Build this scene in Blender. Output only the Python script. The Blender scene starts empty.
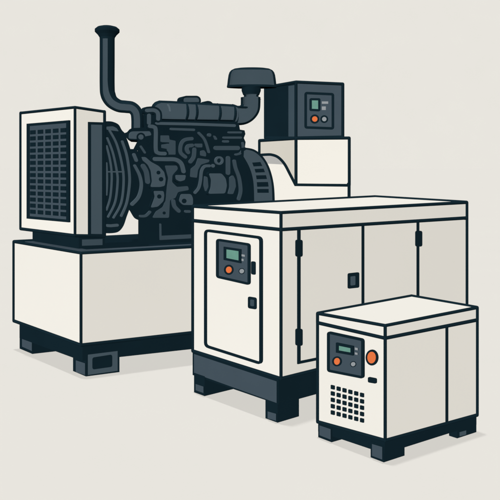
import bpy, math, random
from mathutils import Vector as V
from mathutils.noise import noise as pnoise
PI = math.pi
S = 1.9            # metres of eye height; plan distances below are in eye heights
F = 710.0; HY = 168.0; CX = 250.0   # surveyed lens: focal length, horizon row, centre column of the sketch
scn = bpy.context.scene
col = scn.collection

# ------------------------------------------------------------------ materials
def lin(c):
    c /= 255.0
    return c/12.92 if c <= 0.04045 else ((c+0.055)/1.055)**2.4
def mat(name, rgb, E=1.0, amp=0.02, scale=1.3, flat=False):
    m = bpy.data.materials.new(name); m.use_nodes = True
    nt = m.node_tree; nt.nodes.clear()
    out = nt.nodes.new('ShaderNodeOutputMaterial')
    d = nt.nodes.new('ShaderNodeBsdfDiffuse'); d.inputs['Roughness'].default_value = 0
    g = nt.nodes.new('ShaderNodeNewGeometry')
    n = nt.nodes.new('ShaderNodeTexNoise'); n.inputs['Scale'].default_value = scale; n.inputs['Detail'].default_value = 3
    r = nt.nodes.new('ShaderNodeMapRange')
    r.inputs['From Min'].default_value = 0.3; r.inputs['From Max'].default_value = 0.7
    r.inputs['To Min'].default_value = 1-amp; r.inputs['To Max'].default_value = 1+amp
    x = nt.nodes.new('ShaderNodeVectorMath'); x.operation = 'SCALE'
    x.inputs[0].default_value = [min(.98, lin(c)/e) for c, e in zip(rgb, E if hasattr(E, '__len__') else (E,)*3)]
    if flat:                             # cel enamel: one tone all round, as in printed artwork
        c = nt.nodes.new('ShaderNodeCombineXYZ')
        for i, v in enumerate((.44, -.898, 0)): c.inputs[i].default_value = v
        nt.links.new(c.outputs[0], d.inputs['Normal'])
    nt.links.new(g.outputs['Position'], n.inputs['Vector'])
    nt.links.new(n.outputs['Fac'], r.inputs['Value'])
    nt.links.new(r.outputs['Result'], x.inputs['Scale'])
    nt.links.new(x.outputs['Vector'], d.inputs['Color'])
    nt.links.new(d.outputs['BSDF'], out.inputs['Surface'])
    return m
M = {
 'cream': mat('cream_paint', (240.5,237.3,228.8), 1.0, .010, .9),
 'cream_lit': mat('cream_paint_lit', (236,232,222), .83, .010, .9),  # cream lightened in colour for a lit front; no part wears it
 'cream_shaded': mat('cream_paint_shaded', (217,212,200), 1.0, .03, .9),  # cream darkened to paint the shaded side of the terminal box
 'ink': mat('black_blue_enamel', (17,34,42), .9, .05, 3),
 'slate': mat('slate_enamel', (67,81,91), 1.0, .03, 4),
 'slateR': mat('slate_enamel_side', (66,81,90), .83, .03, 4),  # slate lightened in colour to offset the dimmer light on right faces
 'tube': mat('slate_enamel_matt', (66,81,90), .82, .03, 4, True),
 'mid': mat('dark_slate_enamel', (57,72,81), .83, .03, 4),
 'teal': mat('teal_screen', (105,152,138), 1.0, .06, 14),
 'orange': mat('orange_button', (229,118,66), 1.0, .03, 12),
 'grey': mat('grey_marking', (148,154,158), 1.0, .03, 12),
 'sheen': mat('painted_sheen_slate', (86,101,110), .83, .02, 4),  # highlight colour for the painted sheen on the manifold
 'shade': mat('painted_shade_grey', (165,165,163), .83, .03, 3),  # shadow colour for the patch on the alternator dome
 'floor': mat('paper_floor', (232,229,222), (1.0, .9993, .998), .006, .7),
 'wall': mat('paper_backdrop', (232,229,222), (1.096, 1.087, 1.075), .006, .035),
}
MK = list(M)

# ------------------------------------------------------------------ geometry helpers
def P(px, py, d):                       # a sketch point at plan distance d -> metres
    return V(((px-CX)/F*d*S, d*S, (1-(py-HY)/F*d)*S))
def G(px, d, h):                        # a sketch column at distance d and height h (in eye heights)
    return V(((px-CX)/F*d*S, d*S, h*S))
def HT(py, d): return 1-(py-HY)/F*d

class Plane:                            # a vertical face through two plan points
    def __init__(s, a, b, inward=0.0):
        ax, ay = (a[0]-CX)/F*a[1], a[1]; bx, by = (b[0]-CX)/F*b[1], b[1]
        dx, dy = bx-ax, by-ay; L = math.hypot(dx, dy); s.u = (dx/L, dy/L)
        n = (dy/L, -dx/L)
        if n[0]*ax+n[1]*ay > 0: n = (-n[0], -n[1])
        s.n = n; s.c = n[0]*ax+n[1]*ay - inward
    def d(s, px, off=0.0):
        return (s.c+off)/(s.n[0]*(px-CX)/F+s.n[1])
    def hit(s, px, py, off=0.0):
        return P(px, py, s.d(px, off))
    def inset(s, k):
        q = Plane.__new__(Plane); q.u, q.n, q.c = s.u, s.n, s.c-k; return q

class MB:
    def __init__(s): s.v = []; s.f = []; s.m = []
    def face(s, pts, m):
        i = len(s.v); s.v += [tuple(p) for p in pts]; s.f.append(tuple(range(i, i+len(pts)))); s.m.append(m)
    def build(s, name, parent=None):
        used = [k for k in MK if k in set(s.m)]
        org = parent_origin(parent)
        me = bpy.data.meshes.new(name)
        me.from_pydata([tuple(V(p)-org) for p in s.v], [], s.f)
        for k in used: me.materials.append(M[k])
        for p, k in zip(me.polygons, s.m): p.material_index = used.index(k)
        me.validate(); me.update()
        o = bpy.data.objects.new(name, me); col.objects.link(o)
        if parent: o.parent = parent
        ORG[o.name] = org
        return o
ORG = {}
def parent_origin(p): return ORG[p.name] if p else V((0,0,0))
def thing(name, loc, label, cat):
    o = bpy.data.objects.new(name, None); o.empty_display_size = .2; col.objects.link(o)
    o.location = loc; o['label'] = label; o['category'] = cat
    ORG[o.name] = V(loc); return o

def smooth(pts, n=6, closed=False):
    out = []; N = len(pts)
    rng = range(N if closed else N-1)
    for i in rng:
        g = (lambda j: pts[j % N]) if closed else (lambda j: pts[max(0, min(N-1, j))])
        p0, p1, p2, p3 = g(i-1), g(i), g(i+1), g(i+2)
        for k in range(n):
            t = k/n
            out.append(tuple(.5*((2*b)+(-a+c)*t+(2*a-5*b+4*c-e)*t*t+(-a+3*b-3*c+e)*t**3) for a, b, c, e in zip(p0, p1, p2, p3)))
    if not closed: out.append(tuple(pts[-1]))
    return out
def rnd(pts, r, n=4):                   # round the corners of a polygon
    out = []; N = len(pts)
    for i in range(N):
        a, b, c = pts[i-1], pts[i], pts[(i+1) % N]
        la = math.dist(a, b); lc = math.dist(b, c); q = min(r, la*.48, lc*.48)
        s = (b[0]+(a[0]-b[0])*q/la, b[1]+(a[1]-b[1])*q/la); e = (b[0]+(c[0]-b[0])*q/lc, b[1]+(c[1]-b[1])*q/lc)
        for k in range(n+1):
            t = k/n
            out.append(((1-t)**2*s[0]+2*t*(1-t)*b[0]+t*t*e[0], (1-t)**2*s[1]+2*t*(1-t)*b[1]+t*t*e[1]))
    return out
def circ(x, y, rx, ry=None, n=24):
    ry = ry or rx
    return [(x+rx*math.cos(2*PI*i/n), y+ry*math.sin(2*PI*i/n)) for i in range(n)]
def rect(x0, y0, x1, y1): return [(x0,y0),(x1,y0),(x1,y1),(x0,y1)]

def prism(mb, pts, pl, off, th, m, side='ink', back=None):
    f = [pl.hit(x, y, off) for x, y in pts]
    nb = V((back[0], back[1], 0))*(th*S) if back else V((pl.n[0], pl.n[1], 0))*(-th*S)
    b = [p+nb for p in f]
    mb.face(f, m); mb.face(b[::-1], side)
    for i in range(len(f)):
        j = (i+1) % len(f); mb.face([f[i], b[i], b[j], f[j]], side)
def stroke(mb, pts, w, pl, off=.006, th=.012, m='ink', closed=False, sm=False, wend=None):
    if sm: pts = smooth(pts, 6, closed)
    N = len(pts); Lp = []; Rp = []
    for i in range(N):
        a = pts[i-1] if (i or closed) else pts[i]; c = pts[(i+1) % N] if (i < N-1 or closed) else pts[i]; b = pts[i]
        def un(p, q):
            l = math.dist(p, q) or 1; return ((q[0]-p[0])/l, (q[1]-p[1])/l)
        t1 = un(a, b) if a != b else un(b, c); t2 = un(b, c) if b != c else t1
        if a == b: t1 = t2
        n1 = (-t1[1], t1[0]); n2 = (-t2[1], t2[0]); mx, my = n1[0]+n2[0], n1[1]+n2[1]
        l = math.hypot(mx, my) or 1; mx /= l; my /= l
        k = 1/max(.45, mx*n1[0]+my*n1[1])
        ww = (w if wend is None else w+(wend-w)*i/(N-1))/2
        Lp.append((b[0]+mx*ww*k, b[1]+my*ww*k)); Rp.append((b[0]-mx*ww*k, b[1]-my*ww*k))
    nb = V((pl.n[0], pl.n[1], 0))*(-th*S)
    def pr(q): f = pl.hit(q[0], q[1], off); return f, f+nb
    if closed:
        for i in range(N):
            j = (i+1) % N
            a, A = pr(Lp[i]); b, B = pr(Lp[j]); c, C_ = pr(Rp[j]); d, D = pr(Rp[i])
            mb.face([a,b,c,d], m); mb.face([a,A,B,b], m); mb.face([d,c,C_,D], m)
    else:
        def cap(c, p, q, first):
            a0 = math.atan2(p[1]-c[1], p[0]-c[0]); r = math.dist(p, c); out = []
            for k in range(1, 6):
                an = a0+PI*k/6; out.append((c[0]+r*math.cos(an), c[1]+r*math.sin(an)))
            return out
        poly = Lp[:]
        # end cap from L to R at the end (turning through the forward side)
        def arc(c, p, q, fwd):
            a0 = math.atan2(p[1]-c[1], p[0]-c[0]); r = math.dist(p, q)/2
            best = None
            for s in (1, -1):
                o = [(c[0]+r*math.cos(a0+s*PI*k/6), c[1]+r*math.sin(a0+s*PI*k/6)) for k in range(1, 6)]
                sc = (o[2][0]-c[0])*fwd[0]+(o[2][1]-c[1])*fwd[1]
                if best is None or sc > best[0]: best = (sc, o)
            return best[1]
        fe = (pts[-1][0]-pts[-2][0], pts[-1][1]-pts[-2][1]); fs = (pts[0][0]-pts[1][0], pts[0][1]-pts[1][1])
        # quads along + fan caps
        for i in range(N-1):
            a, A = pr(Lp[i]); b, B = pr(Lp[i+1]); c, C_ = pr(Rp[i+1]); d, D = pr(Rp[i])
            mb.face([a,b,c,d], m); mb.face([a,A,B,b], m); mb.face([d,c,C_,D], m)
        for (c0, p, q, fw) in ((pts[-1], Lp[-1], Rp[-1], fe), (pts[0], Lp[0], Rp[0], fs)):
            ring = [p]+arc(c0, p, q, fw)+[q]
            pf = [pr(x) for x in ring]
            mb.face([x[0] for x in pf], m)
            for i in range(len(pf)-1): mb.face([pf[i][0], pf[i][1], pf[i+1][1], pf[i+1][0]], m)
def plate(mb, pts, pl, off, th, m, w=2.4, side='ink', line='ink'):     # filled panel with a raised dark border
    prism(mb, pts, pl, off, th, m, side)
    if w: stroke(mb, pts, w, pl, off+.004, th+.004, line, closed=True)
def shape(mb, pts, pl, off, m, r=1.2, th=.03, w=2.6):                  # soft cornered casting with dark rim standing behind it
    p = rnd(pts, r); prism(mb, p, pl, off, th, m, m)
    if w: stroke(mb, p, w*2, pl, off-.006, th, 'ink', closed=True)
def line(mb, pts, w, pl, off, m, sm=True, th=.02, rim=1.8, wend=None):
    stroke(mb, pts, w, pl, off, th, m, sm=sm, wend=wend)
    if rim: stroke(mb, pts, w+rim*2, pl, off-.008, th, 'ink', sm=sm)

def bar(mb, a, b, w, m='ink', n=8):      # round bar between two points, w = its width in the sketch
    a, b = V(a), V(b); t = (b-a).normalized(); w = w*1.14
    x = t.cross(V((0,0,1)))
    if x.length < .1: x = t.cross(V((1,0,0)))
    x.normalize(); y = t.cross(x)
    ra, rb = w/2*a.y/F, w/2*b.y/F
    A = [a+(x*math.cos(2*PI*i/n)+y*math.sin(2*PI*i/n))*ra for i in range(n)]
    B = [b+(x*math.cos(2*PI*i/n)+y*math.sin(2*PI*i/n))*rb for i in range(n)]
    for i in range(n):
        j = (i+1) % n; mb.face([A[i], A[j], B[j], B[i]], m)
    for c, r in ((a, ra), (b, rb)): ball(mb, c, r*1.01, m)
def ball(mb, c, r, m, n=8):
    rows = []
    for i in range(n//2+1):
        th = PI*i/(n//2)
        rows.append([c+V((math.sin(th)*math.cos(2*PI*j/n), math.sin(th)*math.sin(2*PI*j/n), math.cos(th)))*r for j in range(n)])
    for i in range(n//2):
        for j in range(n):
            k = (j+1) % n; mb.face([rows[i][j], rows[i+1][j], rows[i+1][k], rows[i][k]], m)

def plan(px, d): return ((px-CX)/F*d, d)
class Box:                               # four plan corners (front, left, right, back) with top and bottom heights
    def __init__(s, f, l, r, top, bot, back=None):
        s.c = [plan(*f), plan(*l), plan(*r)]
        s.c.append(back or (s.c[1][0]+s.c[2][0]-s.c[0][0], s.c[1][1]+s.c[2][1]-s.c[0][1]))
        top = top if hasattr(top, '__len__') else [top]*4; bot = bot if hasattr(bot, '__len__') else [bot]*4
        s.T = [V((c[0]*S, c[1]*S, h*S)) for c, h in zip(s.c, top)]
        s.B = [V((c[0]*S, c[1]*S, h*S)) for c, h in zip(s.c, bot)]
        s.L = Plane(f, l); s.R = Plane(f, r)
    def solid(s, mb, mL, mR, mT, mBk=None, mBot='ink'):
        T, B = s.T, s.B
        mb.face([T[1],T[0],B[0],B[1]], mL); mb.face([T[0],T[2],B[2],B[0]], mR); mb.face([T[0],T[1],T[3]], mT); mb.face([T[0],T[3],T[2]], mT)
        mb.face([T[1],B[1],B[3],T[3]], mBk or mL); mb.face([T[3],B[3],B[2],T[2]], mBk or mR); mb.face([B[0],B[2],B[3],B[1]], mBot)
    def edges(s, mb, w, top=True, bot=True, vert=True, wi=None):
        T, B = s.T, s.B; wi = wi or w
        for q, on in ((T, top), (B, bot)):
            if on:
                for i, j in ((0,1),(0,2),(1,3),(2,3)): bar(mb, q[i], q[j], w if q is B or j == 3 else wi)
        if vert:
            for i in range(4): bar(mb, T[i], B[i], wi if i == 0 else w)

def along(c, u, px):                     # plan corner c moved along direction u until it stands in column px
    q = (px-CX)/F; t = (q*c[1]-c[0])/(u[0]-q*u[1]); return (px, c[1]+u[1]*t)
def corner_box(px, d, uL, uR, pxL, pxR, top, bot):
    c = plan(px, d); return Box((px, d), along(c, uL, pxL), along(c, uR, pxR), top, bot)

def pipe(mb, pts, R, lo, hi, fill='slate', n=10):    # round pipe; pts = (px, py, d); slate enamel from lo to hi across it, ink elsewhere
    fill = 'tube'; Q = [P(*p) for p in pts]; N = len(Q); rings = []
    lo = lo if hasattr(lo, '__len__') else [lo]*N; hi = hi if hasattr(hi, '__len__') else [hi]*N
    Rr = R if hasattr(R, '__len__') else [R]*N
    for i in range(N):
        t = (Q[min(N-1, i+1)]-Q[max(0, i-1)]).normalized()
        v = (V((0,0,S))-Q[i]).normalized(); s_ = v.cross(t).normalized(); v2 = t.cross(s_).normalized()
        a, b = math.asin(lo[i]), math.asin(hi[i])
        an = [-PI/2+(a+PI/2)*k/4 for k in range(4)]+[a+(b-a)*k/8 for k in range(8)]+[b+(PI/2-b)*k/4 for k in range(4)]+[PI/2+PI*k/8 for k in range(8)]
        r = Rr[i]*Q[i].y/F
        rings.append([Q[i]+(s_*math.sin(x)+v2*math.cos(x))*r for x in an])
    K = len(rings[0])
    for i in range(N-1):
        for k in range(K):
            j = (k+1) % K; m = fill if 4 <= k < 12 else 'ink'
            mb.face([rings[i][k], rings[i][j], rings[i+1][j], rings[i+1][k]], m)
    mb.face(rings[0], 'ink'); mb.face(rings[-1][::-1], 'ink')
def lathe(mb, px, d, prof, w=2.6, squash=1.0):       # turned part; prof = (radius in columns, row, material to next)
    c = V(((px-CX)/F*d*S, d*S, 0)); u = d*S/F; rings = []
    back = V((-c.x, -c.y, 0)).normalized(); side = V((-back.y, back.x, 0))
    for r, py, m in prof:
        q = math.asin(max(.05, 1-w/max(r, w*1.06)))
        an = [-q+2*q*k/12 for k in range(12)]+[q+(2*PI-2*q)*k/20 for k in range(20)]
        z = HT(py, d)*S
        rings.append([c+(side*math.sin(a)+back*math.cos(a)*squash)*(r*u)+V((0,0,z)) for a in an])
    for i in range(len(prof)-1):
        for k in range(32):
            j = (k+1) % 32; m = prof[i][2].replace('slateR', 'tube') if k < 12 else 'ink'
            mb.face([rings[i][k], rings[i][j], rings[i+1][j], rings[i+1][k]], m)
    mb.face(rings[0], prof[0][2]); mb.face(rings[-1][::-1], 'ink')

def knob(parent, name, pl, x, y, r, ring, m, off, ry=None, ringy=None, dx=0):
    off *= .5; mb = MB(); prism(mb, circ(x, y, ring, ringy), pl, off, .003, 'ink')
    prism(mb, circ(x+dx, y, r, ry), pl, off+.002, .0018, m, m)
    return mb.build(name, parent)
def flatpart(parent, name, pts, pl, off, th, m, w=0, side='ink'):
    off *= .5; th *= .5
    mb = MB(); plate(mb, pts, pl, off, th, m, w, side) if w else prism(mb, pts, pl, off, th, m, side)
    return mb.build(name, parent)
def bil(q, u, v):
    a, b, c, d = q
    return (a[0]*(1-u)*(1-v)+b[0]*u*(1-v)+c[0]*u*v+d[0]*(1-u)*v, a[1]*(1-u)*(1-v)+b[1]*u*(1-v)+c[1]*u*v+d[1]*(1-u)*v)

# ------------------------------------------------------------------ the setting
mb = MB(); W = 700
mb.face([(-W,-20,0),(W,-20,0),(W,900,0),(-W,900,0)], 'floor')
o = mb.build('floor'); o['kind'] = 'structure'
mb = MB(); mb.face([(-W,900,-1),(W,900,-1),(W,900,700),(-W,900,700)], 'wall')
o = mb.build('backdrop'); o['kind'] = 'structure'

# ================================================================== 1. large open generator on its tank
GF, GL = (81, 3.381), (14, 3.915)
gR = Plane(GF, (190, 3.63)); gL = Plane(GF, GL)
uR, uL = gR.u, (-gL.u[0], -gL.u[1]) if gL.u[0] > 0 else gL.u
g1 = thing('open_generator', G(150, 3.85, 0), 'large open engine generator with black piping, radiator and tall exhaust on a cream base tank', 'generator')
c0 = plan(*GF)
GRR = along(c0, uR, 352)
tank = Box(GF, GL, GRR, [.595,.594,.60,.60], .157)
mb = MB(); tank.solid(mb, 'cream', 'cream', 'ink', 'cream'); tank.edges(mb, 3.0, wi=2.7)
# slate rail strips let into the dark deck, along both near edges
def deck(a, b, z): return V((a*S, b*S, z*S))
def deckpt(t, k, left):                  # t along the edge, k inwards
    if left: return deck(c0[0]+uL[0]*t+uR[0]*k, c0[1]+uL[1]*t+uR[1]*k, .5985)
    return deck(c0[0]+uR[0]*t+uL[0]*k, c0[1]+uR[1]*t+uL[1]*k, .5985)
mb.build('base_tank', g1)
mb = MB()
for left, t0, t1, k0, k1 in ((True, .045, .66, .028, .085), (False, .04, 1.2, .04, .115)):
    a, b, c, d = deckpt(t0, k0, left), deckpt(t1, k0, left), deckpt(t1, k1, left), deckpt(t0, k1, left)
    mb.face([a,b,c,d], 'slate')
    for p, q in ((a,b),(b,c),(c,d),(d,a)): mb.face([p, q, q-V((0,0,.004)), p-V((0,0,.004))], 'slate')
mb.build('deck_rail', g1)
sk = Box((82.5, 3.385), (19.5, 3.90), along(c0, uR, 350), .157, [.079, .066, .062, .062])
mb = MB(); sk.solid(mb, 'ink', 'ink', 'ink'); mb.build('skid_frame', g1)

def foot(parent, px, d, pxL, pxR, htop, slates, uL, uR, right=None, w=2.2):
    bx = corner_box(px, d, uL, uR, pxL, pxR, htop, 0.004)
    mb = MB(); bx.solid(mb, 'ink', 'ink', 'ink')
    o = mb.build('foot', parent)
    if slates:
        mb = MB(); prism(mb, slates, bx.L, .006, .008, 'slate'); mb.build('foot_plate', o)
    if right:
        mb = MB(); prism(mb, right[0], bx.R, .006, .008, 'slateR')
        if right[1]: prism(mb, right[1], bx.R, .011, .008, 'ink')
        mb.build('foot_plate', o)
    return bx
df = gR.d(86)
foot(g1, 86, df, 73, 119.5, .10, [(75.8,360.3),(85,363.3),(85,375),(75.8,372)], uL, uR,
     ([(87.9,354.7),(117.6,351),(117.6,370.8),(87.9,375)], rnd([(92.6,357.8),(112.3,354.7),(112.3,366.8),(92.6,369.6)], 2)))
cl = along(plan(86, df), uL, 32.4)
foot(g1, cl[0], cl[1], 19.6, 60, .10, [(22,336),(31.8,339.8),(31.8,351),(22,346.6)], uL, uR)
cr = along(plan(86, df), uR, 300); foot(g1, cr[0], cr[1], 292, 335, .10, None, uL, uR)

# plinth and radiator housing
pc = (78, 3.46)
pb = corner_box(78.8, 3.53, uL, uR, 32.5, 105, .672, .595)
mb = MB(); pb.solid(mb, 'ink', 'ink', 'ink')
prism(mb, [(82,239.6),(102.5,239),(102.5,245),(82,245.8)], pb.R, .004, .006, 'mid')
mb.build('radiator_plinth', g1)
H = [HT(107.3,3.45), HT(113,3.82), HT(111.7,3.53), 1.29]
rb = Box((75, 3.45), (20.8, 3.82), (104.5, 3.53), H, [HT(235.6,3.45), HT(228.8,3.82), HT(236,3.53), .673])
mb = MB(); rb.solid(mb, 'cream', 'cream', 'cream'); rb.edges(mb, 2.8, wi=2.5)
house = mb.build('radiator_housing', g1)
q = [(27.8,124.9),(67.4,121.6),(67.4,221),(27.8,217.4)]
mb = MB(); plate(mb, q, rb.L, .006, .01, 'slate', 2.6)
for i in range(5):
    for j in range(14):
        u = .055+i*.192; v = .062+j*.0655
        prism(mb, [bil(q, u, v), bil(q, u+.130, v), bil(q, u+.130, v+.043), bil(q, u, v+.043)], rb.L, .0095, .004, 'ink')
mb.build('grille', house)
mb = MB(); plate(mb, [(89.8,123.2),(103.6,123.6),(103.6,235.5),(89.8,235.2)], rb.R, .006, .012, 'slateR', 2.6)
mb.build('side_panel', house)

# fan shroud with guard rings
E0 = gR.inset(.27)                       # face of the engine
fan = gR.inset(.13)
mb = MB()
D1 = smooth([(103,121.5),(108,121.2),(113,121.8),(118.5,124.5),(121.8,130),(125,133.2)], 4)[:-1]+[(128,141.8),(130.4,149),(136,149),(141,156),(146,170),(147,200),(142,218)]+ \
     smooth([(138.4,220),(134,217.6),(129.3,209.8)], 4)[:-1]+smooth([(129.2,210),(126.6,217),(123.4,226),(118.6,231.6),(112,233.2),(103,233.2)], 4)
prism(mb, D1, fan, 0, .25, 'ink', back=(-.19, 1))
prism(mb, rnd([(106.8,126.6),(113,126.2),(116.8,128.2),(118.8,131.4),(107,129.8)], 1), fan, .008, .01, 'slateR', 'slateR')
stroke(mb, [(107.5,225.6),(111,225.8),(117.5,225.2)], 2.8, fan, .008, .01, 'slateR')
sh = mb.build('fan_shroud', g1)
for pts, w in (([(106.8,163),(107.4,175),(107.4,185),(106.8,195)], 1.3),
               ([(107,146),(110,158),(111.8,170),(112,182),(110.5,198),(106.8,210)], 1.5),
               ([(107.6,138),(113,152),(117,170),(118,182),(115.5,202),(108.4,217)], 1.6),
               ([(110,130.6),(117,144),(122.5,165),(124,182),(121.5,203),(113.8,217.8)], 1.7),
               ([(122.6,141.4),(127,155),(129.6,172),(129.8,185),(127,203),(121.6,216)], 2.0)):
    mb = MB(); stroke(mb, pts, w, fan, .014, .016, 'slateR', sm=True); mb.build('guard_ring', sh)
mb = MB(); stroke(mb, [(108,171.8),(124,171.8)], 1.3, fan, .016, .012, 'slateR'); mb.build('guard_spoke', sh)
mb = MB()
stroke(mb, [(135,165.6),(140,175.6),(141.6,186),(138.8,197),(132.4,204.2)], 2.4, fan, .012, .014, 'slateR', sm=True, wend=3.4)
mb.build('fan_blade', g1); mb = MB(); stroke(mb, [(134.2,154.6),(136.6,160.4)], 3.0, fan, .012, .014, 'slateR'); mb.build('fan_blade', g1); mb = MB()
stroke(mb, [(143.4,166),(146.6,172),(148,181.8)], 4.4, fan, .012, .014, 'mid', sm=True)
mb.build('fan_blade', g1); mb = MB(); stroke(mb, [(140.6,216.2),(146,215.8),(150.2,212)], 2.4, fan, .012, .014, 'mid', sm=True)
mb.build('belt_pulley', g1)

# engine block: dark casting
mb = MB()
sil = [(124.6,133),(127,132.2),(129.4,129.4),(132,128),(143.6,127.6),(143.8,110.5),(145.4,107.6),(152,107),(152.5,120),(236,121.5),(239,124),(240,129.6),(244.6,130.4),(245.4,134),(243.8,138),(245.6,142),(245,147),
       (250,152),(256,160),(258,210),(200,232),(200,244),(138.2,242),(138.2,212),(137.6,200),(137.6,150),(133.4,149),(137.8,140.4),(128,139.8),(125,136)]
prism(mb, sil, E0, 0, .30, 'ink', back=(-.11, 1))
def dot(x, y, r, m='ink', off=.016): prism(mb, circ(x, y, r, n=16), E0, off, .02, m, m)
blk = mb.build('engine_block', g1)
def part(name, parent=None):
    global mb
    o = mb.build(name, parent or blk); mb = MB(); return o
mb = MB()
# front ear bracket
shape(mb, [(129,138.6),(129.5,133.4),(132,131.4),(150,131.2),(151.6,135.2),(145,136.4),(136,139)], E0, .010, 'slateR', 1.5, w=0)
dot(141, 137, 4.4, 'ink', .013); dot(141, 137, 2.6, 'slateR', .016); part('lifting_bracket')
stroke(mb, [(141,146.5),(145,152.6)], 2, E0, .008, .01, 'mid'); part('bolt')
# big front cover
shape(mb, [(165,165.5),(177,165.5),(178,169),(172.5,175),(172,182),(177,187),(188,186),(189,190),(178,192),(175.5,198),(170,200),(169,217.8),(152.5,217.8),(156,211.5),(163,207),(166,199),(167,188),(168.5,178)], E0, .006, 'mid', 1.5, w=0)
dot(164.3, 213, 1.5, 'ink', .010); part('timing_cover')
shape(mb, [(141.6,157),(145.6,157),(151,161.8),(158.8,166),(164.2,172),(165.8,179.2),(164.8,185.8),(160,187),(150.6,187),(152.2,181.6),(151,170.8),(148,164.8),(141.6,159.4)], E0, .022, 'slateR', 1.5, w=1.8)
dot(158.6, 172.6, 1.9, 'ink', .026); dot(161.2, 179.2, 2.2, 'ink', .026); part('belt_bracket')
shape(mb, [(153.8,191),(163.6,191),(164.3,195.4),(163.6,201),(158,206.6),(151,207.7),(153,202.4),(155,196.8)], E0, .022, 'slateR', 1.5, w=1.8)
dot(159.4, 196.5, 2.1, 'ink', .026); part('belt_bracket')
line(mb, [(155,159),(166,159.2),(175.6,159.6),(181.4,163.6),(183.8,171.4)], 4.0, E0, .026, 'slateR', th=.03); part('coolant_pipe')
shape(mb, [(175.5,175),(186,175),(185,180),(180,181.5),(176,179.5)], E0, .030, 'slateR', 1.5, w=1.8); part('pipe_clamp')
line(mb, [(150,126.2),(154,127),(156,130.5),(156,149),(158.4,153),(165,153.6)], 3.6, E0, .020, 'slateR'); part('coolant_pipe')
shape(mb, [(161,135.4),(169,135.4),(169.6,139.6),(175.6,140.8),(175.6,154.6),(167.4,154.6),(167.4,149),(161.8,148),(161.8,144.6),(168,143.6),(161,141.8)], E0, .010, 'mid', .8, w=0)
stroke(mb, [(163,142.8),(168.6,143)], 1.3, E0, .013, .01, 'ink'); part('fuel_filter_head')
line(mb, [(192,138.6),(186,139.4),(182.4,142),(180.6,147),(181,152.8),(185.6,157)], 3.4, E0, .014, 'mid'); line(mb, [(192.4,145.4),(188.4,146),(187,149),(188.4,152.4)], 3.6, E0, .010, 'mid', rim=0); part('turbocharger_housing')
line(mb, [(194.6,149.4),(193.8,157),(190.6,161.6)], 3.8, E0, .018, 'mid'); part('oil_pipe')
shape(mb, rect(195,143.6,202.4,147.4), E0, .010, 'mid', 1, w=0); shape(mb, [(200.6,151),(204,150),(206.2,153),(206,156.6),(200.6,155.6)], E0, .010, 'mid', 1, w=0); part('valve_body')
line(mb, [(199,133),(205,140),(209,152)], 2.4, E0, .014, 'mid', rim=1); part('fuel_line')
dot(209.6, 135, 1.8, 'mid'); part('bolt'); shape(mb, [(213.6,135.4),(215.6,136),(217.6,139.4),(215.4,140)], E0, .012, 'mid', 1, w=0); part('bolt')
for a in (((229,132.4),(241,132.4),2.0),((224,137.6),(241,137.6),2.2),((223.8,141.4),(228,141.4),2.4),((216,148),(238,148),4.2)):
    stroke(mb, [a[0], a[1]], a[2], E0, .010, .012, 'mid')
stroke(mb, [(243,143),(243.4,148),(241,153),(236,154.6)], 2, E0, .012, .014, 'mid', sm=True); part('injector_rail')
shape(mb, [(198.2,158),(209.6,159.8),(209,162),(201,164.6),(198,170),(197,177.8),(190.4,177),(191,168.8),(195.8,165)], E0, .008, 'mid', 1, w=0); part('oil_filter_mount')
line(mb, [(209.6,165.8),(204.8,166.4),(201.8,171),(200.6,181),(198.8,188),(195.2,192.6)], 2.8, E0, .018, 'slateR', rim=1.2); part('oil_hose')
dot(213.2, 165.8, 1.8, 'slateR'); part('bolt')
stroke(mb, circ(219.4,160.6,3.3), 2, E0, .014, .016, 'slateR', closed=True); part('filler_ring')
# lower right: starter motor
shape(mb, [(209,173.4),(221.6,173.4),(225.8,178.4),(227,185.6),(225.2,193.4),(208.4,193.8),(210.8,188),(211.4,179.6)], E0, .034, 'slateR', 2, w=1.6, th=.05)
shape(mb, [(204.8,176),(207.6,177.2),(208.4,186.8),(206,191.6),(204.2,185.6)], E0, .014, 'mid', 1, w=0)
shape(mb, [(230,177.3),(233.2,175.2),(235.3,179.4),(236,186.4),(233.2,194),(228.3,194),(230,187.8)], E0, .014, 'mid', 1, w=0); part('starter_motor')
stroke(mb, [(228.3,158),(228.3,173)], 4.0, E0, .010, .014, 'mid'); part('oil_pipe')
stroke(mb, [(234.6,161),(236,168),(239.5,178),(241,190.6),(239,199)], 3.0, E0, .012, .014, 'mid', sm=True); part('cable')
shape(mb, [(181,194),(191,194),(193,198),(193,205),(183,205),(179,201)], E0, .020, 'slateR', 1.8, w=1.6); dot(184.3, 201, 2.3, 'ink', .024); part('water_pump')
line(mb, [(173.6,201),(174.8,206.4),(179,211)], 3.6, E0, .012, 'mid', rim=0); part('water_hose'); stroke(mb, [(186,211.5),(189.6,211.5)], 2.6, E0, .012, .014, 'mid'); part('drain_plug')
# rails below the manifold
stroke(mb, [(157,123.4),(190,124),(234.6,125.6)], 2.8, E0, .012, .016, 'slateR'); stroke(mb, [(171.4,129),(194,129.8)], 2.4, E0, .012, .016, 'mid'); part('fuel_rail')
stroke(mb, [(160.6,224.4),(160.8,238)], 1.6, E0, .010, .014, 'mid'); prism(mb, [(160.2,236),(190,234.6),(230,232),(230,236),(190,238.4),(160.2,240)], E0, .012, .014, 'mid', 'mid'); part('engine_mount')

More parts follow.
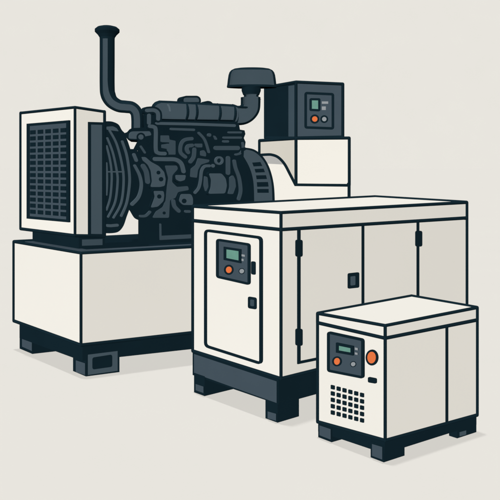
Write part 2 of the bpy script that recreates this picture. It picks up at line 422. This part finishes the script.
# intake manifold: one long drum with bands
kx = gR.inset(.335)
def ax(px): return kx.d(px)
mb = MB()
top = lambda x: 100.2+(x-158)*.055
bot = lambda x: 121.2+(x-158)*.012
path = []; Rs = []
for x in (152, 153.2, 155.4, 159, 170, 184, 200, 216, 233):
    c = (top(x)+bot(x))/2; r = (bot(x)-top(x))/2
    path.append((x, c, ax(x))); Rs.append(r*{152:.35, 153.2:.62, 155.4:.84, 159:.98}.get(x, 1))
for x, r in ((235.5, 9.2), (236.5, 7.8), (246, 7.6)):
    path.append((x, 114.8, ax(x))); Rs.append(r)
lo = [-(1-2.4/r) if r > 5 else -.3 for r in Rs]; hi = [-a for a in lo]
pipe(mb, path, Rs, lo, hi, 'slateR')
man = mb.build('intake_manifold', g1)
for x, b in ((184.6, 3.4), (194, 3.4), (217.4, 3.2), (232.6, 3.0), (241, 2.6)):
    mb = MB(); t, bt = (top(x), bot(x)) if x < 236 else (107.6, 122); c = (t+bt)/2; r = (bt-t)/2; prev = None
    for i in range(13):
        a = -PI/2+PI*i/12; y = c+(r-1.1)*math.sin(a); xx = x+b*math.cos(a)
        d = ax(xx)-(r+1.2)*1.0*math.cos(a)*ax(xx)/F
        p = P(xx, y, d)
        if prev: bar(mb, prev, p, 2.5, n=6)
        prev = p
    mb.build('band', man)
mb = MB(); shape(mb, [(183.8,102),(184.2,98.4),(186,97.6),(197,97.6),(198.8,98.8),(199.4,102)], kx, .02, 'slateR', 1.5, th=.08, w=1.9)
prism(mb, smooth([(203,103),(206,101.2),(208.5,100.9),(211,101.6),(213,103.4)], 3), kx, .02, .06, 'ink'); mb.build('cover_cap', man)
mb = MB(); line(mb, [(147.2,110.4),(154,110.2),(158,113),(158.4,119)], 3.6, gR.inset(.255), .01, 'slateR', rim=1.9, th=.05)
line(mb, [(149.2,115.4),(149.2,123)], 3.6, gR.inset(.255), .006, 'slateR', rim=1.6, th=.05); mb.build('breather_hose', man)
mb = MB(); stroke(mb, [(168.4,104.8),(169.6,107.4),(170.2,111)], 1.2, gR.inset(.27), .0, .012, 'sheen', sm=True); mb.build('painted_sheen', man)  # highlight painted on the drum as a pale stroke

# elbow and air filter
de = ax(250)
mb = MB()
pts = smooth([(250.6,97.4),(250.6,103),(250,108.4),(246.6,112.8),(241.8,115.2),(234.6,115.6)], 5)
pipe(mb, [(x, y, ax(x)) for x, y in pts], [9.9-.2*i/len(pts) for i in range(len(pts))], -.76, .76, 'slateR')
el = mb.build('intake_elbow', g1)
mb = MB(); stroke(mb, [(241.5,107),(247,107.4)], 1.8, kx.inset(-.062), 0, .03, 'ink'); mb.build('seam', el)
mb = MB(); lathe(mb, 251.2, ax(251), [(9.6,87.4,'ink'),(9.6,91,'ink'),(8.2,94.8,'slateR'),(7.4,95.4,'slateR'),(7.4,98.6,'ink'),(9.9,99.4,'ink')], 2.4)
nk = mb.build('filter_neck', g1)
mb = MB(); lathe(mb, 251.8, ax(252), [(6,67.8,'ink'),(13,68.0,'ink'),(17.5,68.7,'ink'),(20,69.9,'ink'),(21,70.6,'slateR'),(22.4,72.4,'slateR'),(23.3,75,'slateR'),(24,79.5,'slateR'),(24.5,84,'slateR'),(24.7,85.4,'ink'),(25,86.4,'ink'),(24.8,87.7,'ink')], 2.5, squash=.4)
mb.build('air_filter', g1)

# exhaust
mb = MB(); xp = gR.inset(.36)
pts = smooth([(107.2,31),(107.2,60),(107.2,86),(108,94.5),(111.6,101.4),(118.6,105.8),(126,106.8),(132,107.8),(136.2,112.2),(137.4,119),(137.4,130)], 5)
N = len(pts); lo = [-.58]*N; hi = [(.06 if p[1] < 84 else .06+.36*min(1, (p[1]-84)/22)) for p in pts]  # off-centre slate strip paints the lit side, ink the shaded side
pipe(mb, [(x, y, xp.d(118)) for x, y in pts], [7.4 if y < 96 else 7.4-1.3*min(1, (y-96)/12) for x, y in pts], lo, hi, 'slateR')
ex = mb.build('exhaust_pipe', g1)
mb = MB(); lathe(mb, 107.2, xp.d(118), [(6,26.2,'ink'),(9.6,27.2,'ink'),(12.2,29.4,'ink'),(12.2,32,'ink'),(9.4,34.8,'ink'),(7.6,37.5,'ink'),(7.2,42,'ink')]); mb.build('exhaust_flange', ex)

# flywheel housing
fl = gR.inset(.20)
mb = MB()
outer = smooth([(236,147),(245,147.6),(254,149.4),(261.6,155),(267.6,163.6),(271.6,174),(274,186),(274.8,200),(274.8,214)], 4)
prism(mb, smooth([(241,148),(245,147.6),(254,149.4),(261.6,155),(267.6,163.6),(271.6,174),(274,186),(274.8,200),(274.8,214)], 4)+smooth([(251,214),(250,196),(248,178),(244.5,162),(241,152)],3), fl, 0, .16, 'ink', back=(-.02,1))
ringp = smooth([(243.6,156.6),(248.4,165),(251.8,174),(253.6,184),(254.2,199),(254.2,213)], 4)
prism(mb, smooth([(246.4,149.6),(253.4,151.4),(260,156.4),(265.6,164.4),(269.6,175),(271.8,187),(272.6,213)], 4)+ringp[::-1]+[(244,151)], fl, .006, .01, 'slateR')
fw = mb.build('flywheel_housing', g1)
for q in ([(252.6,162.6),(260.4,162),(262.4,166),(254,166.4)], [(255,169),(263.6,168.6),(265,172.2),(256,172.6)], [(256.4,175.4),(266,175.2),(267,179),(257,179.2)], [(257.2,182.2),(268,182),(268.6,186.6),(257.6,186.8)], [(257.6,189),(268.6,189),(268.8,192.8),(257.8,192.8)]):
    mb = MB(); prism(mb, q, fl, .011, .01, 'ink'); mb.build('vent_slot', fw)

# alternator body, terminal box, control box
Da = gR.inset(.24).d(296); uT = (.99, .141)
al = Plane((296, Da), along(plan(296, Da), uT, 349.2))
mb = MB()
dome = smooth([(258,155.2),(266,154.6),(272,154.8),(278.4,157.4),(284.6,164),(290,174),(295.6,184.8)], 5)
poly = dome+[(349.2,185.4),(349.2,216),(258,216)]
prism(mb, poly, al, 0, .30, 'cream', 'cream', back=(.05,1))
stroke(mb, dome+[(348,185.4)], 2.7, al, .006, .02, 'ink'); stroke(mb, [(349.2,184),(349.2,216)], 2.9, al, .006, .02, 'ink')
alt = mb.build('alternator', g1)
mb = MB(); prism(mb, [(262,154.6),(266,154.6),(272,154.9),(276,156.2),(279,158.2),(282,161.4),(284.6,164.6),(274,164),(266,163.6)], al, .002, .01, 'shade', 'shade'); mb.build('painted_shade_band', alt)  # shadow on the dome, painted as a grey patch
c = (296, al.d(296)+.02)
tb = Box(c, (259.6, c[1]+.26), along(plan(*c), uT, 349.2), [HT(138.4,c[1]), HT(140.6,c[1]+.26), HT(138.0, along(plan(*c), uT, 349.2)[1]), 1.175],
         [HT(184.8,c[1]), HT(182,c[1]+.26), HT(185.2, along(plan(*c), uT, 349.2)[1]), .9])
mb = MB(); tb.solid(mb, 'cream_shaded', 'cream', 'cream_shaded'); tb.edges(mb, 2.8, bot=False)
stroke(mb, [(297,184.8),(347,185.2)], 2.6, tb.R, .006, .01)
mb.build('terminal_box', g1)
c = (296, al.d(296)+.03); r = along(plan(*c), uT, 342.8)
cb = Box(c, (265.5, c[1]+.22), r, [HT(82,c[1]), HT(87.4,c[1]+.22), HT(84,r[1]), HT(86.5,r[1]+.22)], [HT(138,c[1]), HT(138,c[1]+.22), HT(137,r[1]), HT(137,r[1]+.2)])
mb = MB(); cb.solid(mb, 'ink', 'slate', 'slate', 'slate'); cb.edges(mb, 2.8)  # left side coloured dark to paint it as the shaded side
prism(mb, [(288.4,86),(295,85),(295,136.5),(288.4,136.5)], cb.L, .003, .004, 'mid')
cbo = mb.build('control_box', g1)
R_ = cb.R
mb = MB(); plate(mb, rnd([(305.8,93),(333,94.2),(333,128.4),(305.8,127.4)], 1.5), R_, .002, .004, 'slate', 2.5); mb.build('control_panel', cbo)
flatpart(cbo, 'screen', rnd([(310.8,99.2),(319.4,99.3),(319.4,110.2),(310.8,109.8)], .6), R_, .012, .008, 'teal', 2.2)
flatpart(cbo, 'indicator', rect(321.8,101.4,328.2,103.8), R_, .010, .006, 'grey'); flatpart(cbo, 'indicator', rect(321.8,106.4,325.8,110), R_, .010, .006, 'grey')
knob(cbo, 'button', R_, 314.8, 119, 2.7, 4.6, 'orange', .010); knob(cbo, 'button', R_, 324.3, 119.1, 2.2, 3.9, 'grey', .010)

# ================================================================== 2. enclosed generator
MF, ML = (281, 2.773), (193, 3.17)
c0 = plan(*MF); MRp = (466.6, 3.55)
mL, mR = Plane(MF, ML), Plane(MF, MRp)
def unit(a, b):
    a, b = plan(*a), plan(*b); l = math.dist(a, b); return ((b[0]-a[0])/l, (b[1]-a[1])/l)
uL2, uR2 = unit(MF, ML), unit(MF, MRp)
g2 = thing('enclosed_generator', G(330, 3.3, 0), 'wide cream cabinet generator with flat lid, side doors and slate skid, in the middle', 'generator')
B4 = [plan(*MF), plan(*ML), plan(*MRp)]; bk = (plan(375, 3.93))
lid = Box(MF, ML, MRp, [HT(212.6,2.773), HT(206.3,3.17), HT(202.4,3.55), HT(197,3.93)], [HT(229.6,2.773), HT(220.6,3.17), HT(218,3.55), .72], back=bk)
body = Box(MF, ML, MRp, [HT(229.4,2.773), HT(220.4,3.17), HT(217.8,3.55), .72], [HT(378.6,2.773), HT(351,3.17), .178, .178], back=bk)
mb = MB(); body.solid(mb, 'cream', 'cream', 'cream'); body.edges(mb, 3.2, top=False, wi=2.9)
bo = mb.build('cabinet', g2)
mb = MB(); lid.solid(mb, 'cream', 'cream', 'cream'); lid.edges(mb, 3.2, wi=2.9); mb.build('lid', g2)
# door on the near end
dq = rnd([(205.2,230.4),(260.4,237.8),(260.4,363.6),(205.2,346)], 3.5)
mb = MB(); plate(mb, dq, mL, .004, .006, 'cream', 2.6); dr = mb.build('door', g2)
pq = rnd([(217,239.8),(248.6,244.6),(248.6,284),(217,276.8)], 2)
cp = flatpart(g2, 'control_panel', pq, mL, .013, .008, 'slate', 2.3)
flatpart(cp, 'screen', [(224.6,248),(239.6,250.2),(239.6,262),(224.6,259)], mL, .016, .01, 'teal', 2.2)
flatpart(cp, 'indicator', [(241.4,254.2),(244.8,254.8),(244.8,256.8),(241.4,256.2)], mL, .0145, .006, 'grey'); flatpart(cp, 'indicator', [(241.4,258.6),(243.6,259),(243.6,261.2),(241.4,260.8)], mL, .0145, .006, 'grey')
knob(cp, 'button', mL, 228.7, 269.8, 2.8, 4.8, 'orange', .016, 3.2, 5.1); knob(cp, 'button', mL, 241.6, 271.2, 2.2, 3.0, 'grey', .016)
flatpart(dr, 'handle', rnd([(251,261.2),(255,261.8),(255,275),(251,274.2)], 1.4), mL, .018, .02, 'ink')
mb = MB(); prism(mb, rnd([(247.8,296.4),(256.4,297.8),(256.4,309.6),(247.8,308.2)], 2), mL, .007, .01, 'ink'); prism(mb, rnd([(250.2,299.4),(253.8,300),(253.8,306.4),(250.2,305.8)], 1), mL, .009, .006, 'mid', 'mid'); mb.build('latch', dr)
# long side doors
for q, nm in (([(300,230.4),(362,226.2),(362,350),(300,362.4)], 0), ([(364.4,226),(417.4,222.4),(417.4,343),(364.4,352)], 1), ([(419.4,222),(464.4,219.2),(464.4,334),(419.4,341)], 2)):
    mb = MB(); prism(mb, q, mR, .003, .004, 'cream', 'cream')
    if nm == 0:
        stroke(mb, [(299.4,229),(299.4,362.6),(363,349.6)], 2.7, mR, .006, .006); stroke(mb, [(363.2,226),(363.2,349)], 2.5, mR, .006, .006)
    if nm == 1: stroke(mb, [(418.2,222.6),(418.2,343)], 2.5, mR, .006, .006)
    d_ = mb.build('door', g2)
    if nm == 0:
        for y in (239.8, 328.8):
            mb = MB(); prism(mb, rnd(rect(296.4,y,302.8,y+17), 2), mR, .007, .01, 'ink'); mb.build('hinge', d_)
        mb = MB(); prism(mb, rnd([(348.2,273.4),(359.4,272.2),(359.4,287.6),(348.2,288.8)], 1.6), mR, .007, .01, 'ink')
        prism(mb, rnd([(350.8,276.6),(355.4,276),(355.4,285),(350.8,285.6)], .8), mR, .009, .006, 'slateR', 'mid'); mb.build('latch', d_)
    if nm == 1:
        mb = MB(); prism(mb, rnd(rect(415.8,230.8,422.4,246.6), 2), mR, .007, .01, 'ink'); mb.build('hinge', d_)
# skid
sF = (278.5, 2.775); zt = .178
sk = Box(sF, (192.6, 3.172), along(plan(*sF), uR2, 464), [HT(379.4,2.775), HT(351.4,3.172), .176, .176], [HT(404.6,2.775), HT(375,3.172), .074, .074])
mb = MB(); sk.solid(mb, 'ink', 'ink', 'ink')
prism(mb, [(194,354),(276.6,381.4),(276.6,403),(194,373.2)], sk.L, .005, .006, 'slate'); mb.build('skid_frame', g2)
f2 = foot(g2, 277.6, 2.776, 265.4, 299, .09, [(267.6,411.4),(276,413.8),(276,420.8),(267.6,418.4)], uL2, uR2)
cl = along(plan(277.6, 2.776), uL2, 204.6)
foot(g2, cl[0], cl[1], 194, 240, .09, [(195.6,384),(203.4,386.6),(203.4,393),(195.6,390.2)], uL2, uR2)
cr = along(plan(277.6, 2.776), uR2, 446); foot(g2, cr[0], cr[1], 440, 462, .09, None, uL2, uR2)

# ================================================================== 3. compact generator
def dg(py): return F/(py-HY)
SF, SL, SR = (385.2, dg(463.6)), (317.8, dg(437.6)), (477, dg(433.4))
sL, sR = Plane(SF, SL), Plane(SF, SR); uL3, uR3 = unit(SF, SL), unit(SF, SR)
g3 = thing('compact_generator', G(400, 2.6, 0), 'smallest cream boxed generator with square vent holes and a big orange stop button', 'generator')
dF, dL, dR = SF[1], SL[1], SR[1]
bk = plan(411.5, 2.93)
lid = Box(SF, SL, SR, [HT(325.6,dF), HT(313.4,dL), HT(307.6,dR), HT(296.2,2.93)], [HT(338.2,dF), HT(322.8,dL), HT(320,dR), .42], back=bk)
body = Box(SF, SL, SR, [HT(338,dF), HT(322.6,dL), HT(319.8,dR), .42], [HT(440.4,dF), HT(421.8,dL), HT(415,dR), .07], back=bk)
mb = MB(); body.solid(mb, 'cream', 'cream', 'cream'); body.edges(mb, 3.2, top=False, wi=3.0)
stroke(mb, [(447.2,326.6),(447.2,423.4)], 2.4, sR, .003, .004); mb.build('cabinet', g3)
mb = MB(); lid.solid(mb, 'cream', 'cream', 'cream'); lid.edges(mb, 3.3, wi=3.0); mb.build('lid', g3)
pq = rnd([(328,332.6),(362.2,340),(362.2,377.6),(328,370.8)], 1.8)
cp = flatpart(g3, 'control_panel', pq, sL, .008, .008, 'slate', 2.3)
flatpart(cp, 'screen', [(337,344.2),(351.6,347.2),(351.6,354.2),(337,351.6)], sL, .016, .01, 'teal', 2.4)
flatpart(cp, 'indicator', [(354.8,347.4),(357.8,348),(357.8,350.4),(354.8,349.8)], sL, .0145, .006, 'grey'); flatpart(cp, 'indicator', [(354.8,352.2),(357.6,352.8),(357.6,355),(354.8,354.4)], sL, .0145, .006, 'grey')
knob(cp, 'button', sL, 336.8, 361.4, 2.8, 4.8, 'orange', .013, 3.4, 5.0); knob(cp, 'button', sL, 353, 364.2, 2.1, 2.9, 'grey', .013)
knob(g3, 'stop_button', sL, 371.8, 357.6, 4.1, 6.3, 'orange', .008, 5.8, 8.0, dx=-.4)
flatpart(g3, 'latch', rnd([(367.8,377),(376,378.6),(376,383.8),(367.8,382.4)], 1.4), sL, .012, .02, 'ink')
for i in range(6):
    for j in range(5):
        x = 330.6+i*5.85; y = 384.9+i*1.55+j*6.35
        mb = MB(); prism(mb, rnd([(x,y),(x+3.7,y+.9),(x+3.7,y+4.9),(x,y+4.0)], .4, 2), sL, .004, .006, 'ink'); mb.build('vent_hole', g3)
z0 = [HT(440.4,dF), HT(421.8,dL), HT(415,dR), .09]
sk = Box((384.6, dF), (318.1, dL), (476.5, dR), z0, [HT(453.8,dF), HT(431.4,dL), HT(424.6,dR), .05], back=bk)
mb = MB(); sk.solid(mb, 'ink', 'ink', 'ink'); mb.build('skid_frame', g3)
foot(g3, 383.8, dF, 370.6, 404.6, .06, [(372,444),(382.2,447),(382.2,459.6),(372,455.8)], uL3, uR3)
cl = along(plan(383.8, dF), uL3, 331.6)
foot(g3, cl[0], cl[1], 318.2, 342, .06, [(319.4,425.4),(330.6,429.2),(330.6,439.6),(319.4,435.2)], uL3, uR3)
cr = along(plan(383.8, dF), uR3, 457.2)
foot(g3, cr[0], cr[1], 449, 476.4, .06, None, uL3, uR3, ([(459.6,432.2),(466.2,430.4),(466.2,434.6),(459.6,436.4)], None))

# ------------------------------------------------------------------ light
w = bpy.data.worlds.new('World'); scn.world = w; w.use_nodes = True
w.node_tree.nodes['Background'].inputs[0].default_value = (0, 0, 0, 1); w.node_tree.nodes['Background'].inputs[1].default_value = 0
def lamp(name, frm, e, shadow, angle=.5, rgb=(1,1,1)):
    l = bpy.data.lights.new(name, 'SUN'); l.energy = e*PI; l.angle = math.radians(angle); l.use_shadow = shadow; l.color = rgb
    o = bpy.data.objects.new(name, l); col.objects.link(o); o.location = V(frm).normalized()*12+V((0,6,0))
    o.rotation_euler = V(frm).to_track_quat('Z', 'Y').to_euler()
lamp('lamp_above', (-.05, .025, 1), .20, True, 2.2)
lamp('lamp_fill_above', (0, 0, 1), .724, False)
lamp('lamp_fill_left', (-.9, -.44, 0), .75, False)  # added shadowless fill that evens out the left faces
lamp('lamp_fill_front', (.4, -1, .10), .83, False, rgb=(1, .988, .972))  # added shadowless fill for the front and right faces

# ------------------------------------------------------------------ camera
cam = bpy.data.cameras.new('camera'); co = bpy.data.objects.new('camera', cam); col.objects.link(co)
co.location = (0, 0, S); co.rotation_euler = (PI/2, 0, 0)
cam.sensor_width = 36; cam.lens = F/500*36; cam.shift_y = -(250-HY)/500
cam.clip_start = .05; cam.clip_end = 3000
scn.camera = co
scn.render.engine = 'CYCLES'
scn.cycles.max_bounces = 2; scn.cycles.diffuse_bounces = 0
scn.view_settings.view_transform = 'Standard'; scn.view_settings.look = 'None'; scn.view_settings.exposure = 0
scn.render.resolution_x = 1024; scn.render.resolution_y = 1024
